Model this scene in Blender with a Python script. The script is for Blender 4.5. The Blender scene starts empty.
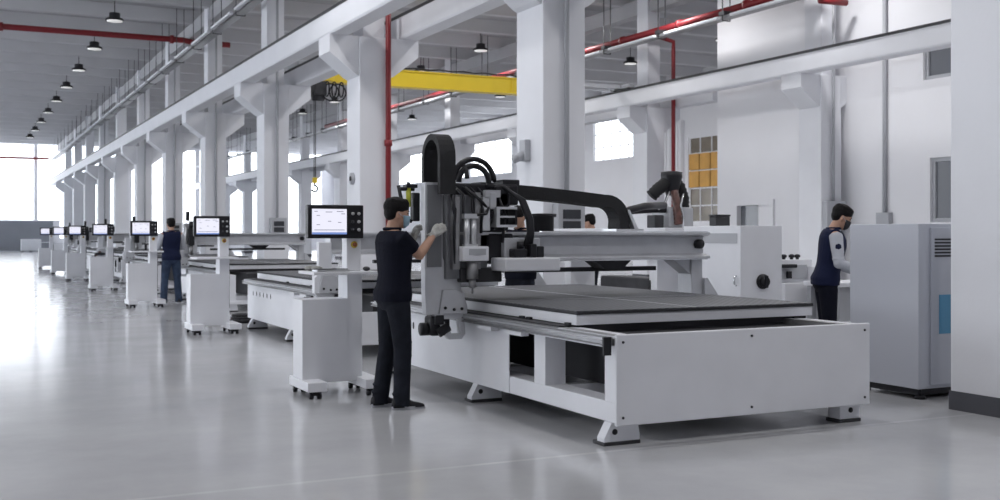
import bpy, bmesh, math, random
from mathutils import Vector, Matrix
random.seed(7)
PI = math.pi
S = bpy.context.scene
COL = S.collection

# ------------------------------------------------------------------ materials
def mat(name, col, rough=0.5, metal=0.0, noise=0.0, nscale=6.0, bump=0.0, bscale=60.0, coat=0.0, emit=None, spec=None):
    m = bpy.data.materials.new(name); m.use_nodes = True
    nt = m.node_tree; p = nt.nodes['Principled BSDF']
    p.inputs['Base Color'].default_value = (*col, 1)
    p.inputs['Roughness'].default_value = rough
    p.inputs['Metallic'].default_value = metal
    if spec is not None: p.inputs['Specular IOR Level'].default_value = spec
    if coat: p.inputs['Coat Weight'].default_value = coat
    if emit:
        p.inputs['Emission Color'].default_value = (*emit[0], 1)
        p.inputs['Emission Strength'].default_value = emit[1]
    if noise or bump:
        tc = nt.nodes.new('ShaderNodeTexCoord')
        if noise:
            n = nt.nodes.new('ShaderNodeTexNoise'); n.inputs['Scale'].default_value = nscale
            n.inputs['Detail'].default_value = 5
            nt.links.new(tc.outputs['Object'], n.inputs['Vector'])
            r = nt.nodes.new('ShaderNodeValToRGB')
            r.color_ramp.elements[0].position = 0.3; r.color_ramp.elements[1].position = 0.7
            r.color_ramp.elements[0].color = (*[c * (1 - noise) for c in col], 1)
            r.color_ramp.elements[1].color = (*[min(1, c * (1 + noise)) for c in col], 1)
            nt.links.new(n.outputs['Fac'], r.inputs['Fac'])
            nt.links.new(r.outputs['Color'], p.inputs['Base Color'])
        if bump:
            n2 = nt.nodes.new('ShaderNodeTexNoise'); n2.inputs['Scale'].default_value = bscale
            n2.inputs['Detail'].default_value = 4
            nt.links.new(tc.outputs['Object'], n2.inputs['Vector'])
            b = nt.nodes.new('ShaderNodeBump'); b.inputs['Strength'].default_value = bump
            b.inputs['Distance'].default_value = 0.02
            nt.links.new(n2.outputs['Fac'], b.inputs['Height'])
            nt.links.new(b.outputs['Normal'], p.inputs['Normal'])
    return m

M = {}
M['white'] = mat('white_powder_coat', (.74, .75, .79), .42, noise=.03, nscale=3)
M['silver'] = mat('silver_paint', (.55, .56, .59), .38, .2, noise=.05, nscale=8)
M['alu'] = mat('aluminium', (.62, .63, .65), .32, .8, noise=.06, nscale=10)
M['chrome'] = mat('polished_steel', (.75, .76, .78), .2, 1.0)
M['rail'] = mat('rail_steel', (.55, .56, .58), .35, .9)
M['steel'] = mat('dull_steel', (.30, .30, .31), .4, .7, noise=.15, nscale=12)
M['black'] = mat('black_plastic', (.016, .016, .02), .45, spec=.3)
M['rubber'] = mat('black_rubber', (.02, .02, .022), .7, bump=.2, bscale=40, spec=.3)
M['darkgrey'] = mat('dark_grey_metal', (.05, .05, .055), .5, .3, noise=.2, spec=.3)
M['shade_and_dark'] = mat('dark_sheet_and_shade', (.035, .035, .04), .6, spec=.3)  # dark sheet colour, also used to paint shade in the machine's gaps
M['column'] = mat('white_painted_concrete', (.74, .75, .79), .6, noise=.03, nscale=1.2, bump=.05, bscale=30)
M['base'] = mat('dark_grey_base_paint', (.075, .077, .09), .55)
M['wall'] = mat('white_wall_paint', (.80, .80, .83), .7, noise=.02, nscale=.6)
M['greywall'] = mat('grey_wall_paint', (.22, .23, .26), .7, noise=.08, nscale=.5)
M['ceil'] = mat('ceiling_concrete', (.42, .42, .44), .8, noise=.05, nscale=.6)
M['rib'] = mat('ceiling_rib_paint', (.58, .58, .60), .8, noise=.04, nscale=.8)
M['yellow'] = mat('crane_yellow', (.80, .58, .02), .4, noise=.04, nscale=2)
M['red'] = mat('fire_pipe_red', (.22, .014, .02), .45)
M['postgrey'] = mat('post_cover_grey', (.17, .175, .19), .45, noise=.05)
M['palegrey'] = mat('pale_grey_cabinet', (.50, .52, .58), .45)
M['grey'] = mat('grey_box_paint', (.42, .43, .46), .5)
M['lamp'] = mat('lamp_disc', (.9, .9, .9), .5, emit=((1, .98, .95), .3))
M['screen'] = mat('screen_white', (.1, .1, .1), .3, emit=((.84, .84, .97), .66))
M['screen_blue'] = mat('screen_blue', (.05, .08, .2), .3, emit=((.22, .33, .72), .5))
M['screen_ink'] = mat('screen_ink', (.05, .05, .05), .3, emit=((.35, .36, .5), .4))
M['estop'] = mat('yellow_stop_ring', (.62, .45, .03), .4)
M['redknob'] = mat('red_stop_button', (.22, .06, .02), .4)
M['button'] = mat('grey_button', (.5, .5, .52), .4)
M['orange'] = mat('orange_board', (.62, .33, .07), .6, noise=.12, nscale=2)
M['brownglass'] = mat('brown_glass', (.20, .17, .13), .15, noise=.2, nscale=1.5)
M['greyglass'] = mat('grey_glass', (.16, .17, .19), .12)
M['darkpane'] = mat('dark_pane', (.035, .038, .045), .3)
M['blue'] = mat('blue_label', (.10, .30, .48), .4)
M['skin'] = mat('skin', (.46, .27, .19), .5, noise=.06, nscale=20)
M['hair'] = mat('black_hair', (.010, .009, .010), .55, bump=.6, bscale=90, spec=.12)
M['navy'] = mat('navy_cotton', (.008, .009, .017), .85, bump=.25, bscale=50, spec=.12)
M['navyvest'] = mat('navy_vest', (.012, .016, .045), .75, bump=.25, bscale=40, spec=.12)
M['jean'] = mat('dark_jean', (.014, .016, .023), .85, noise=.25, nscale=9, bump=.3, bscale=30, spec=.12)
M['bluejean'] = mat('blue_jean', (.045, .065, .11), .85, noise=.25, nscale=9, bump=.3, bscale=30, spec=.12)
M['greycloth'] = mat('grey_sleeve', (.48, .50, .55), .85, noise=.06, bump=.3, bscale=25)
M['mask'] = mat('blue_mask', (.30, .45, .55), .8, bump=.2, bscale=60)
M['blackmask'] = mat('black_mask', (.03, .03, .035), .8)
M['glove'] = mat('grey_glove', (.40, .40, .38), .9, noise=.25, nscale=25, bump=.4, bscale=60)
M['shoe'] = mat('black_shoe', (.014, .014, .018), .6, spec=.3)
M['sole'] = mat('grey_sole', (.45, .46, .5), .6)
M['lime'] = mat('lime_filter_bowl', (.50, .52, .06), .3)
M['copper'] = mat('copper_hose', (.11, .05, .042), .3, noise=.4, nscale=20)
M['darkred'] = mat('dark_red_box', (.14, .05, .05), .5)

def glass_mat():
    m = bpy.data.materials.new('window_pane'); m.use_nodes = True
    nt = m.node_tree; nt.nodes.clear()
    o = nt.nodes.new('ShaderNodeOutputMaterial'); mx = nt.nodes.new('ShaderNodeMixShader')
    t = nt.nodes.new('ShaderNodeBsdfTransparent'); g = nt.nodes.new('ShaderNodeBsdfGlossy')
    t.inputs['Color'].default_value = (.96, .98, 1, 1); g.inputs['Roughness'].default_value = .05
    mx.inputs['Fac'].default_value = .05
    nt.links.new(t.outputs[0], mx.inputs[1]); nt.links.new(g.outputs[0], mx.inputs[2])
    nt.links.new(mx.outputs[0], o.inputs['Surface'])
    return m
M['pane'] = glass_mat()

def floor_mat():
    m = bpy.data.materials.new('polished_grey_floor'); m.use_nodes = True
    nt = m.node_tree; p = nt.nodes['Principled BSDF']
    N = nt.nodes.new; L = nt.links.new
    tc = N('ShaderNodeTexCoord')
    mp = N('ShaderNodeMapping'); L(tc.outputs['Object'], mp.inputs['Vector'])
    n1 = N('ShaderNodeTexNoise'); n1.inputs['Scale'].default_value = .7; n1.inputs['Detail'].default_value = 8
    n1.inputs['Roughness'].default_value = .62
    L(mp.outputs[0], n1.inputs['Vector'])
    r1 = N('ShaderNodeValToRGB'); r1.color_ramp.elements[0].position = .32; r1.color_ramp.elements[1].position = .70
    r1.color_ramp.elements[0].color = (.43, .435, .455, 1); r1.color_ramp.elements[1].color = (.54, .545, .56, 1)
    L(n1.outputs['Fac'], r1.inputs['Fac'])
    # pale joint line across the floor
    sx = N('ShaderNodeSeparateXYZ'); L(tc.outputs['Object'], sx.inputs[0])
    s1 = N('ShaderNodeMath'); s1.operation = 'SUBTRACT'; s1.inputs[1].default_value = 6.02; L(sx.outputs['Y'], s1.inputs[0])
    s2 = N('ShaderNodeMath'); s2.operation = 'ABSOLUTE'; L(s1.outputs[0], s2.inputs[0])
    s3 = N('ShaderNodeMath'); s3.operation = 'LESS_THAN'; s3.inputs[1].default_value = .022; L(s2.outputs[0], s3.inputs[0])
    n3 = N('ShaderNodeTexNoise'); n3.inputs['Scale'].default_value = 4; L(tc.outputs['Object'], n3.inputs['Vector'])
    s4 = N('ShaderNodeMath'); s4.operation = 'MULTIPLY'; L(s3.outputs[0], s4.inputs[0]); L(n3.outputs['Fac'], s4.inputs[1])
    mx = N('ShaderNodeMixRGB'); mx.inputs[2].default_value = (.62, .62, .64, 1)
    L(s4.outputs[0], mx.inputs[0]); L(r1.outputs[0], mx.inputs[1]); L(mx.outputs[0], p.inputs['Base Color'])
    n2 = N('ShaderNodeTexNoise'); n2.inputs['Scale'].default_value = 1.1; n2.inputs['Detail'].default_value = 6
    L(mp.outputs[0], n2.inputs['Vector'])
    mr = N('ShaderNodeMapRange'); mr.inputs['To Min'].default_value = .11; mr.inputs['To Max'].default_value = .20
    L(n2.outputs['Fac'], mr.inputs['Value']); L(mr.outputs[0], p.inputs['Roughness'])
    nb = N('ShaderNodeTexNoise'); nb.inputs['Scale'].default_value = 2.2; nb.inputs['Detail'].default_value = 3
    L(tc.outputs['Object'], nb.inputs['Vector'])
    b = N('ShaderNodeBump'); b.inputs['Strength'].default_value = .03; b.inputs['Distance'].default_value = .02
    L(nb.outputs['Fac'], b.inputs['Height']); L(b.outputs[0], p.inputs['Normal'])
    p.inputs['Specular IOR Level'].default_value = .65
    return m
M['floor'] = floor_mat()

def board_mat():
    m = bpy.data.materials.new('perforated_table_board'); m.use_nodes = True
    nt = m.node_tree; p = nt.nodes['Principled BSDF']; N = nt.nodes.new; L = nt.links.new
    tc = N('ShaderNodeTexCoord'); b = N('ShaderNodeTexBrick')
    b.offset = 0; b.inputs['Scale'].default_value = 1
    b.inputs['Brick Width'].default_value = .07; b.inputs['Row Height'].default_value = .07
    b.inputs['Mortar Size'].default_value = .02
    b.inputs['Color1'].default_value = (.040, .041, .048, 1); b.inputs['Color2'].default_value = (.028, .029, .035, 1)
    b.inputs['Mortar'].default_value = (.13, .133, .145, 1)
    L(tc.outputs['Object'], b.inputs['Vector'])
    L(b.outputs['Color'], p.inputs['Base Color']); p.inputs['Roughness'].default_value = .55; p.inputs['Specular IOR Level'].default_value = .3
    bp = N('ShaderNodeBump'); bp.inputs['Strength'].default_value = .5; bp.inputs['Distance'].default_value = .004; bp.invert = True
    L(b.outputs['Fac'], bp.inputs['Height']); L(bp.outputs[0], p.inputs['Normal'])
    return m
M['board'] = board_mat()

# ------------------------------------------------------------------ mesh builder
class MB:
    def __init__(s, off=(0, 0, 0)):
        s.bm = bmesh.new(); s.off = Vector(off); s.mi = 0
    def face(s, vs):
        try:
            f = s.bm.faces.new(vs); f.material_index = s.mi; return f
        except ValueError:
            return None
    def v(s, p): return s.bm.verts.new(Vector(p) - s.off)
    def box(s, x0, x1, y0, y1, z0, z1, bev=0.0):
        if x0 > x1: x0, x1 = x1, x0
        if y0 > y1: y0, y1 = y1, y0
        if z0 > z1: z0, z1 = z1, z0
        vs = [s.v(p) for p in ((x0, y0, z0), (x1, y0, z0), (x1, y1, z0), (x0, y1, z0), (x0, y0, z1), (x1, y0, z1), (x1, y1, z1), (x0, y1, z1))]
        fs = [s.face([vs[i] for i in q]) for q in ((3, 2, 1, 0), (4, 5, 6, 7), (0, 1, 5, 4), (1, 2, 6, 5), (2, 3, 7, 6), (3, 0, 4, 7))]
        if bev > 0:
            es = {e for f in fs for e in f.edges}
            r = bmesh.ops.bevel(s.bm, geom=list(es), offset=min(bev, .45 * min(x1 - x0, y1 - y0, z1 - z0)), segments=2, affect='EDGES', profile=.5, material=-1)
            for f in r['faces']: f.material_index = s.mi
        return s
    def prism(s, pts, axis, a0, a1, bev=0.0):
        """pts: 2D outline; axis 'x' -> pts are (y,z); 'y' -> (x,z); 'z' -> (x,y)"""
        def P(q, a): return {'x': (a, q[0], q[1]), 'y': (q[0], a, q[1]), 'z': (q[0], q[1], a)}[axis]
        A = [s.v(P(q, a0)) for q in pts]; B = [s.v(P(q, a1)) for q in pts]
        n = len(pts); fs = [s.face(A[::-1]), s.face(B)]
        for i in range(n): fs.append(s.face([A[i], A[(i + 1) % n], B[(i + 1) % n], B[i]]))
        fs = [f for f in fs if f]
        bmesh.ops.recalc_face_normals(s.bm, faces=fs)
        if bev > 0:
            es = {e for f in fs for e in f.edges}
            r = bmesh.ops.bevel(s.bm, geom=list(es), offset=bev, segments=2, affect='EDGES', profile=.5, material=-1)
            for f in r['faces']: f.material_index = s.mi
        return s
    def rings(s, rings, cap=True, smooth=True):
        R = [[s.v(p) for p in r] for r in rings]; fs = []
        for a, b in zip(R, R[1:]):
            n = len(a)
            for i in range(n): fs.append(s.face([a[i], a[(i + 1) % n], b[(i + 1) % n], b[i]]))
        if cap:
            fs.append(s.face(R[0][::-1])); fs.append(s.face(R[-1]))
        fs = [f for f in fs if f]
        bmesh.ops.recalc_face_normals(s.bm, faces=fs)
        for f in fs: f.smooth = smooth
        return s
    def tube(s, path, r, seg=10, cap=True):
        P = [Vector(p) for p in path]; rad = r if isinstance(r, (list, tuple)) else [r] * len(P)
        t0 = (P[1] - P[0]).normalized()
        up = Vector((0, 0, 1)) if abs(t0.z) < .9 else Vector((1, 0, 0))
        n = t0.cross(up).normalized(); out = []
        for i, p in enumerate(P):
            t = ((P[min(i + 1, len(P) - 1)] - P[max(i - 1, 0)])).normalized()
            n = (n - t * n.dot(t)).normalized(); b = t.cross(n)
            q = rad[i]; ra, rb = q if isinstance(q, (tuple, list)) else (q, q)
            out.append([p + n * ra * math.cos(2 * PI * k / seg) + b * rb * math.sin(2 * PI * k / seg) for k in range(seg)])
        return s.rings(out, cap)
    def cyl(s, p0, p1, r, seg=16, r2=None): return s.tube([p0, p1], [r, r if r2 is None else r2], seg)
    def lathe(s, prof, c=(0, 0, 0), seg=20):
        """prof: (r, z)"""
        return s.rings([[(c[0] + r * math.cos(2 * PI * k / seg), c[1] + r * math.sin(2 * PI * k / seg), c[2] + z) for k in range(seg)] for r, z in prof])
    def ell(s, c, r, seg=14, n=9, mtx=None):
        rs = []
        for i in range(n + 1):
            a = -PI / 2 + PI * (.03 + .94 * i / n)
            ring = []
            for k in range(seg):
                q = Vector((r[0] * math.cos(a) * math.cos(2 * PI * k / seg), r[1] * math.cos(a) * math.sin(2 * PI * k / seg), r[2] * math.sin(a)))
                if mtx: q = mtx @ q
                ring.append(Vector(c) + q)
            rs.append(ring)
        return s.rings(rs)
    def ribbon(s, path, wdir, w, th):
        P = [Vector(p) for p in path]; W = Vector(wdir).normalized() * (w / 2); out = []
        for i, p in enumerate(P):
            t = (P[min(i + 1, len(P) - 1)] - P[max(i - 1, 0)]).normalized()
            n = t.cross(W).normalized() * (th / 2)
            out.append([p - W - n, p + W - n, p + W + n, p - W + n])
        s.rings(out, smooth=False)
        return s
    def torus(s, c, R, r, axis='z', seg=22, sg=8, arc=(0, 2 * PI)):
        full = abs(arc[1] - arc[0] - 2 * PI) < 1e-6; pts = []
        for i in range(seg + 1):
            a = arc[0] + (arc[1] - arc[0]) * i / seg
            u, v = R * math.cos(a), R * math.sin(a)
            pts.append({'z': (c[0] + u, c[1] + v, c[2]), 'y': (c[0] + u, c[1], c[2] + v), 'x': (c[0], c[1] + u, c[2] + v)}[axis])
        return s.tube(pts, r, sg)
    def build(s, name, mats, parent=None, smooth=False):
        me = bpy.data.meshes.new(name); s.bm.to_mesh(me); s.bm.free()
        for m in (mats if isinstance(mats, (list, tuple)) else [mats]): me.materials.append(M[m])
        o = bpy.data.objects.new(name, me); COL.objects.link(o)
        if parent: o.parent = parent
        if smooth:
            for p in me.polygons: p.use_smooth = True
        return o

def arc(cx, cz, r, a0, a1, n=10):
    return [(cx + r * math.cos(a0 + (a1 - a0) * i / n), cz + r * math.sin(a0 + (a1 - a0) * i / n)) for i in range(n + 1)]
def tag(o, label=None, cat=None, group=None, kind=None):
    if label: o['label'] = label
    if cat: o['category'] = cat
    if group: o['group'] = group
    if kind: o['kind'] = kind
    return o
def thing(name, label, cat, loc=(0, 0, 0), rz=0.0, group=None, kind=None):
    o = bpy.data.objects.new(name, None); o.empty_display_size = .1; COL.objects.link(o)
    o.location = loc; o.rotation_euler = (0, 0, rz)
    return tag(o, label, cat, group, kind)
def kids(o): return [c for c in bpy.data.objects if c.parent == o]
def dup(o, loc=None, label=None, parent=None):
    c = o.copy(); COL.objects.link(c)
    if parent is not None: c.parent = parent
    if loc is not None: c.location = loc
    if label: c['label'] = label
    for k in kids(o): dup(k, parent=c)
    return c

# ------------------------------------------------------------------ room shell
Y0, Y1, XL, XR, XO = -9.0, 98.0, -20.0, 19.75, 31.0
CZ = 9.1
tag(MB().box(XL, XO, Y0, Y1 + 4, -.2, 0).build('floor', 'floor'), 'polished light grey factory floor', 'floor', kind='structure')
tag(MB().box(XL, XO + .3, Y0, Y1 + .3, CZ, CZ + .2).build('ceiling', 'ceil'), 'grey concrete ceiling slab', 'ceiling', kind='structure')
y = -6.0
while y < Y1 - 1:
    b = MB(); b.prism([(y - .32, CZ + .01), (y - .15, CZ - .42), (y + .15, CZ - .42), (y + .32, CZ + .01)], 'x', XL, XO)
    tag(b.build('ceiling_beam', 'rib'), 'white concrete rib running across the ceiling', 'ceiling beam', 'ceiling ribs', 'structure')
    y += 3.0

def wall(name, axis, c0, c1, a0, a1, z0, z1, holes, m, label):
    A = sorted({a0, a1, *[h[0] for h in holes], *[h[1] for h in holes]})
    Z = sorted({z0, z1, *[h[2] for h in holes], *[h[3] for h in holes]})
    b = MB()
    for i in range(len(A) - 1):
        run = None
        for j in range(len(Z) - 1):
            am, zm = (A[i] + A[i + 1]) / 2, (Z[j] + Z[j + 1]) / 2
            solid = not any(h[0] < am < h[1] and h[2] < zm < h[3] for h in holes)
            if solid: run = (run[0], Z[j + 1]) if run else (Z[j], Z[j + 1])
            if run and (not solid or j == len(Z) - 2):
                if axis == 'x': b.box(c0, c1, A[i], A[i + 1], *run)
                else: b.box(A[i], A[i + 1], c0, c1, *run)
                run = None
    return tag(b.build(name, m), label, 'wall', kind='structure')
wn = [0]
def window(axis, c, a0, a1, z0, z1, na, nz, label, pane='pane', fw=.09, frame='wall', depth=.1):
    wn[0] += 1
    def bx(b, u0, u1, w0, w1, d):
        if axis == 'x': b.box(c - d, c + d, u0, u1, w0, w1)
        else: b.box(u0, u1, c - d, c + d, w0, w1)
    b = MB()
    bx(b, a0, a0 + fw, z0, z1, depth / 2); bx(b, a1 - fw, a1, z0, z1, depth / 2)
    bx(b, a0 + fw, a1 - fw, z0, z0 + fw, depth / 2); bx(b, a0 + fw, a1 - fw, z1 - fw, z1, depth / 2)
    for i in range(1, na): u = a0 + (a1 - a0) * i / na; bx(b, u - fw * .3, u + fw * .3, z0 + fw, z1 - fw, depth * .4)
    for i in range(1, nz): w = z0 + (z1 - z0) * i / nz; bx(b, a0 + fw, a1 - fw, w - fw * .3, w + fw * .3, depth * .33)
    o = tag(b.build('window_%d' % wn[0], frame), label, 'window', kind='structure')
    p = MB(); bx(p, a0 + .02, a1 - .02, z0 + .02, z1 - .02, .006); p.build('pane', pane, o)
    return o

# wall behind the camera (never seen, closes the hall, added to dim faces turned towards it)
wall('wall_front', 'y', Y0 - .3, Y0, XL, XR, 0, CZ, [], 'wall', 'white wall closing the near end of the hall')
# end wall with tall glazing
eh = []
x = XL + .5
while x < 6.2: eh.append((x, x + 6.1, 2.5, 8.8)); x += 6.3
x = 7.4
while x < 27: eh.append((x, x + 5.4, 1.0, 8.7)); x += 5.7
wall('wall_back', 'y', Y1, Y1 + .3, XL, XO + .3, 0, CZ, eh, 'wall', 'far end wall of the hall, grey below tall bright glazing')
for h in eh: window('y', Y1 + .12, h[0], h[1], h[2], h[3], 3, 3, 'tall bright window in the far end wall', fw=.05)
tag(MB().box(XL + .3, 6.9, Y1 - .1, Y1 - .002, 0, 2.45).build('trim_1', 'greywall'), 'grey band along the foot of the far end wall', 'wall band', kind='structure')
# unseen left wall, shaped for the side light: closed near the camera, windows further down
lh = []
yy = 9.0
while yy < 96: lh.append((yy, yy + 6.8, 1.0, 8.4)); yy += 7.6
wall('wall_left', 'x', XL, XL + .3, Y0, Y1, 0, CZ, lh, 'wall', 'left wall of the aisle with tall windows, outside the picture')
for h in lh: window('x', XL + .15, *h, 4, 4, 'unseen tall window of the left aisle wall', fw=.08)
# right wall of the middle bay (flush behind the second column row)
rh = [(15.9, 18.1, 1.66, 3.12), (16.2, 18.3, 4.9, 5.75), (23.55, 24.95, 0, 2.2)]
wall('wall_right', 'x', XR, XR + .25, Y0, 25.9, 0, CZ, rh, 'wall', 'white wall behind the right column row')
window('x', XR + .12, 15.9, 18.1, 1.66, 3.12, 2, 1, 'lower grey window in the right white wall', 'greyglass', frame='grey')
window('x', XR + .12, 16.2, 18.3, 4.9, 5.75, 2, 1, 'upper grey window in the right white wall', 'greyglass', frame='grey')
d = tag(MB().box(XR + .1, XR + .2, 23.55, 24.95, 0, 2.2).build('door_1', 'greyglass'), 'grey door in white frame in the right wall', 'door', kind='structure')
b = MB(); b.box(XR - .06, XR - .001, 23.4, 23.56, 0, 2.19); b.box(XR - .06, XR - .001, 24.94, 25.1, 0, 2.19); b.box(XR - .06, XR - .001, 23.4, 25.1, 2.19, 2.34)
b.box(XR + .02, XR + .095, 23.56, 24.1, 0, 2.19)
b.build('door_frame', 'wall', d)
wall('wall_side', 'y', 25.6, 25.9, XR + .25, XO, 0, CZ, [], 'wall', 'white cross wall closing the third bay')
# outer wall of the third bay
oh = [(40.3, 42.9, 1.9, 6.0), (47.4, 51.6, 5.3, 7.5)]
yy = 54.3
while yy < 94: oh.append((yy, yy + 6.4, 5.2, 7.9)); yy += 7.2
wall('wall_outer', 'x', XO, XO + .3, 25.9, Y1, 0, CZ, oh, 'wall', 'white outer wall with a band of high windows')
w = window('x', XO + .1, 40.3, 42.9, 1.9, 6.0, 3, 5, 'tall window with orange boards behind a white grid', 'brownglass', fw=.1)
b = MB()
for i in range(3):
    for j in (2, 3): b.box(XO + .02, XO + .08, 40.42 + i * .845, 41.17 + i * .845, 1.95 + .82 * j, 2.7 + .82 * j)
b.build('orange_board', 'orange', w)
for h in oh[1:]: window('x', XO + .12, *h, 5, 3, 'high bright window in the outer wall', fw=.08)
b = MB(); b.box(XO - .12, XO, 43.2, 46.0, 0, 6.8)
for k in range(9): b.box(XO - .17, XO - .12, 43.25 + k * .31, 43.32 + k * .31, 0, 6.8)
tag(b.build('door_2', 'wall'), 'tall ribbed white door in the outer wall', 'door', kind='structure')

# columns with corbels
def column(x0, x1, yk, corb=True, cl=None):
    b = MB()
    b.box(x0, x1, yk - .8, yk, 0, 5.3, .02)
    b.box(x0 + .1, x1 - .1, yk - .7, yk - .1, 5.3, CZ, .01)
    if corb:
        for s_, xe in ((-1, x0), (1, x1)):
            q = [(xe - .02 * s_, 5.3), (xe + .6 * s_, 5.3), (xe + .6 * s_, 4.96), (xe + .08 * s_, 4.55), (xe - .02 * s_, 4.5)]
            b.prism(q, 'y', yk - .76, yk - .04)
    o = tag(b.build('column', 'column'), cl, 'column', 'white concrete columns', 'structure')
    c = MB(); c.box(x0 - .006, x1 + .006, yk - .806, yk + .006, 0, .15); c.build('column_base', 'base', o)
    return o
AX0, AX1, BX0, BX1 = 7.07, 7.73, 18.9, 19.55
YK = [6.28 + 7.6 * k for k in range(-1, 12)]
for yk in YK:
    column(AX0, AX1, yk, cl='white corbelled concrete column of the row beside the machines')
for yk in YK[2:]:
    column(BX0, BX1, yk, cl='white corbelled concrete column of the row along the far side of the bay')
# crane runway beams with rails
for xb, lb in ((AX0 - .4, 'runway beam on the aisle side of the machine row columns'), (AX1 + .4, 'runway beam on the bay side of the machine row columns'), (BX0 - .45, 'runway beam on the bay side of the far column row'), (BX1 + .45, 'runway beam behind the far column row')):
    b = MB(); ya = Y0 if xb < 19.6 else 26.2
    b.prism([(xb - .18, 5.3), (xb + .18, 5.3), (xb + .2, 5.34), (xb + .2, 5.744), (xb - .2, 5.744), (xb - .2, 5.34)], 'y', ya, Y1 - .2)
    o = tag(b.build('runway_beam', 'column'), lb, 'beam', 'crane runway beams', 'structure')
    r = MB(); r.prism([(xb - .215, 5.745), (xb + .215, 5.745), (xb + .215, 5.80), (xb + .045, 5.80), (xb + .045, 5.85), (xb - .045, 5.85), (xb - .045, 5.80), (xb - .215, 5.80)], 'y', ya, Y1 - .2); r.build('crane_rail', 'darkgrey', o)
# roof girders along the column rows
for xg in ((AX0 + AX1) / 2, (BX0 + BX1) / 2):
    tag(MB().box(xg - .18, xg + .18, Y0, Y1, 8.25, 8.72).build('ceiling_beam', 'ceil'), 'roof girder running along a column row', 'ceiling beam', 'roof girders', 'structure')
# cable trays hung along the rows
def tray(xc, z, y0, y1, label):
    t = thing('cable_tray', label, 'cable tray', (xc, y0, z), kind='structure')
    L = y1 - y0
    b = MB(); b.box(-.12, .12, 0, L, 0, .015); b.box(-.12, -.11, 0, L, .015, .09); b.box(.11, .12, 0, L, .015, .09); b.build('tray', 'steel', t)
    b = MB()
    for k in range(3): b.cyl((-.07 + .07 * k, 0, .06), (-.07 + .07 * k, L, .06), .03, 6)
    b.build('cable', 'darkgrey', t)
    b = MB(); b.box(-.13, -.115, 0, .04, -.03, CZ - z); b.box(.115, .13, 0, .04, -.03, CZ - z); b.box(-.13, .13, 0, .04, -.05, -.03); b.box(-.17, .17, -.1, .12, .1, .2)
    h0 = b.build('hanger', 'darkgrey', t); h0.location = (0, .5, 0)
    b = MB(); b.box(-.3, -.2, 0, 2.5, -.02, .05, .01); s0 = b.build('trunking', 'column', t); s0.location = (0, .6, 0)
    k = 3.6
    while k < L - 3:
        for o_ in (h0, s0):
            c = o_.copy(); COL.objects.link(c); c.parent = t; c.location = (0, k, 0)
        k += 3.0
tray(AX0 - .3, 7.3, 5, 96, 'cable tray hung along the machine row columns')
tray(BX0 - .6, 7.1, 20, 96, 'cable tray hung along the far column row')

# high bay lamps
def lamp_proto():
    t = thing('ceiling_lamp', '', 'ceiling lamp', (0, 0, 0), 0, 'high bay lamps', )
    b = MB(); b.cyl((0, 0, .12), (0, 0, CZ - 8.35), .015, 6); b.build('rod', 'darkgrey', t)
    b = MB(); b.lathe([(.08, .22), (.17, .2), (.17, .06), (.27, .02), (.29, -.02), (.29, -.05)], seg=16); b.build('housing', 'darkgrey', t)
    b = MB(); b.lathe([(.25, -.051), (.25, -.065), (.1, -.075)], seg=16); b.build('lamp_disc', 'lamp', t)
    return t
lp = lamp_proto(); first = True
for (lx, ly0, n, lab) in ((4.5, 37.5, 9, 'round high bay lamp hanging over the aisle left of the columns'), (17.6, 37.5, 6, 'round high bay lamp hanging beside the far column row'), (24.4, 31.7, 7, 'round high bay lamp hanging in the third bay')):
    for k in range(n):
        p = (lx, ly0 + 6 * k + (.3 if abs(((ly0 + 6 * k + 6) / 3) % 1) < .12 else 0), 8.35)
        if first: lp.location = p; lp['label'] = lab; lp['group'] = 'lamps ' + lab[28:]; first = False
        else: q = dup(lp, p, lab); q['group'] = 'lamps ' + lab[28:]
# overhead fill lights added to brighten the hall, few of them at a lamp
LW = 72
for lx in (-10.5, -3, 4.5, 11, 17.6, 24.4):
    for k in range(4 if lx < 10 else 10):
        ly = 1.5 + 6 * k
        ld = bpy.data.lights.new('overhead_fill', 'AREA'); ld.shape = 'DISK'; ld.size = .5; ld.energy = LW; ld.color = (1, .99, .99)
        lo = bpy.data.objects.new('overhead_fill', ld); COL.objects.link(lo); lo.location = (lx, ly + .02, 8.25)

# red fire pipes
def pipe(name, path, r, label, m='red', cat='pipe', fl=()):
    b = MB(); b.tube(path, r, 10)
    o = tag(b.build(name, m), label, cat)
    if fl:
        for p, ax in fl:
            q = Vector(p); a = Vector(ax); f = MB()
            f.cyl(q - a * .06, q + a * .06, r * 1.45, 12); f.build('coupling', m, o)
    return o
pipe('fire_pipe', [(-18, 39.3, 8.15), (7.0, 39.3, 8.15), (7.3, 39.3, 8.1), (8.6, 39.3, 8.1)], .1, 'red fire pipe crossing the ceiling over the aisle', fl=[((-2, 39.3, 8.15), (1, 0, 0)), ((1.2, 39.3, 8.15), (1, 0, 0)), ((6.6, 39.3, 8.15), (1, 0, 0))])
pipe('fire_pipe', [(-19.7, 97.8, 7.6), (6.6, 97.8, 7.6)], .1, 'thin red pipe across the far end of the aisle')
pipe('fire_pipe', [(7.64, 20.60, .0), (7.64, 20.60, 8.2)], .055, 'red riser pipe on the column behind the masked man', fl=[((7.64, 20.6, 3.2), (0, 0, 1))])
pipe('fire_pipe', [(18.5, 20.3, 7.38), (18.5, 36, 7.42), (18.5, 60, 7.45)], .1, 'long red fire pipe along the far column row', fl=[((18.5, 23 + 3 * k, 7.39), (0, 1, 0)) for k in range(5)])
pipe('fire_pipe', [(18.62, 28.0, 7.4), (19.2, 28.0, 7.4), (19.68, 28.0, 7.3), (19.68, 28.0, 7.0), (19.68, 28.0, .0)], .065, 'red riser pipe beside the yellow-boarded window')
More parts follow.
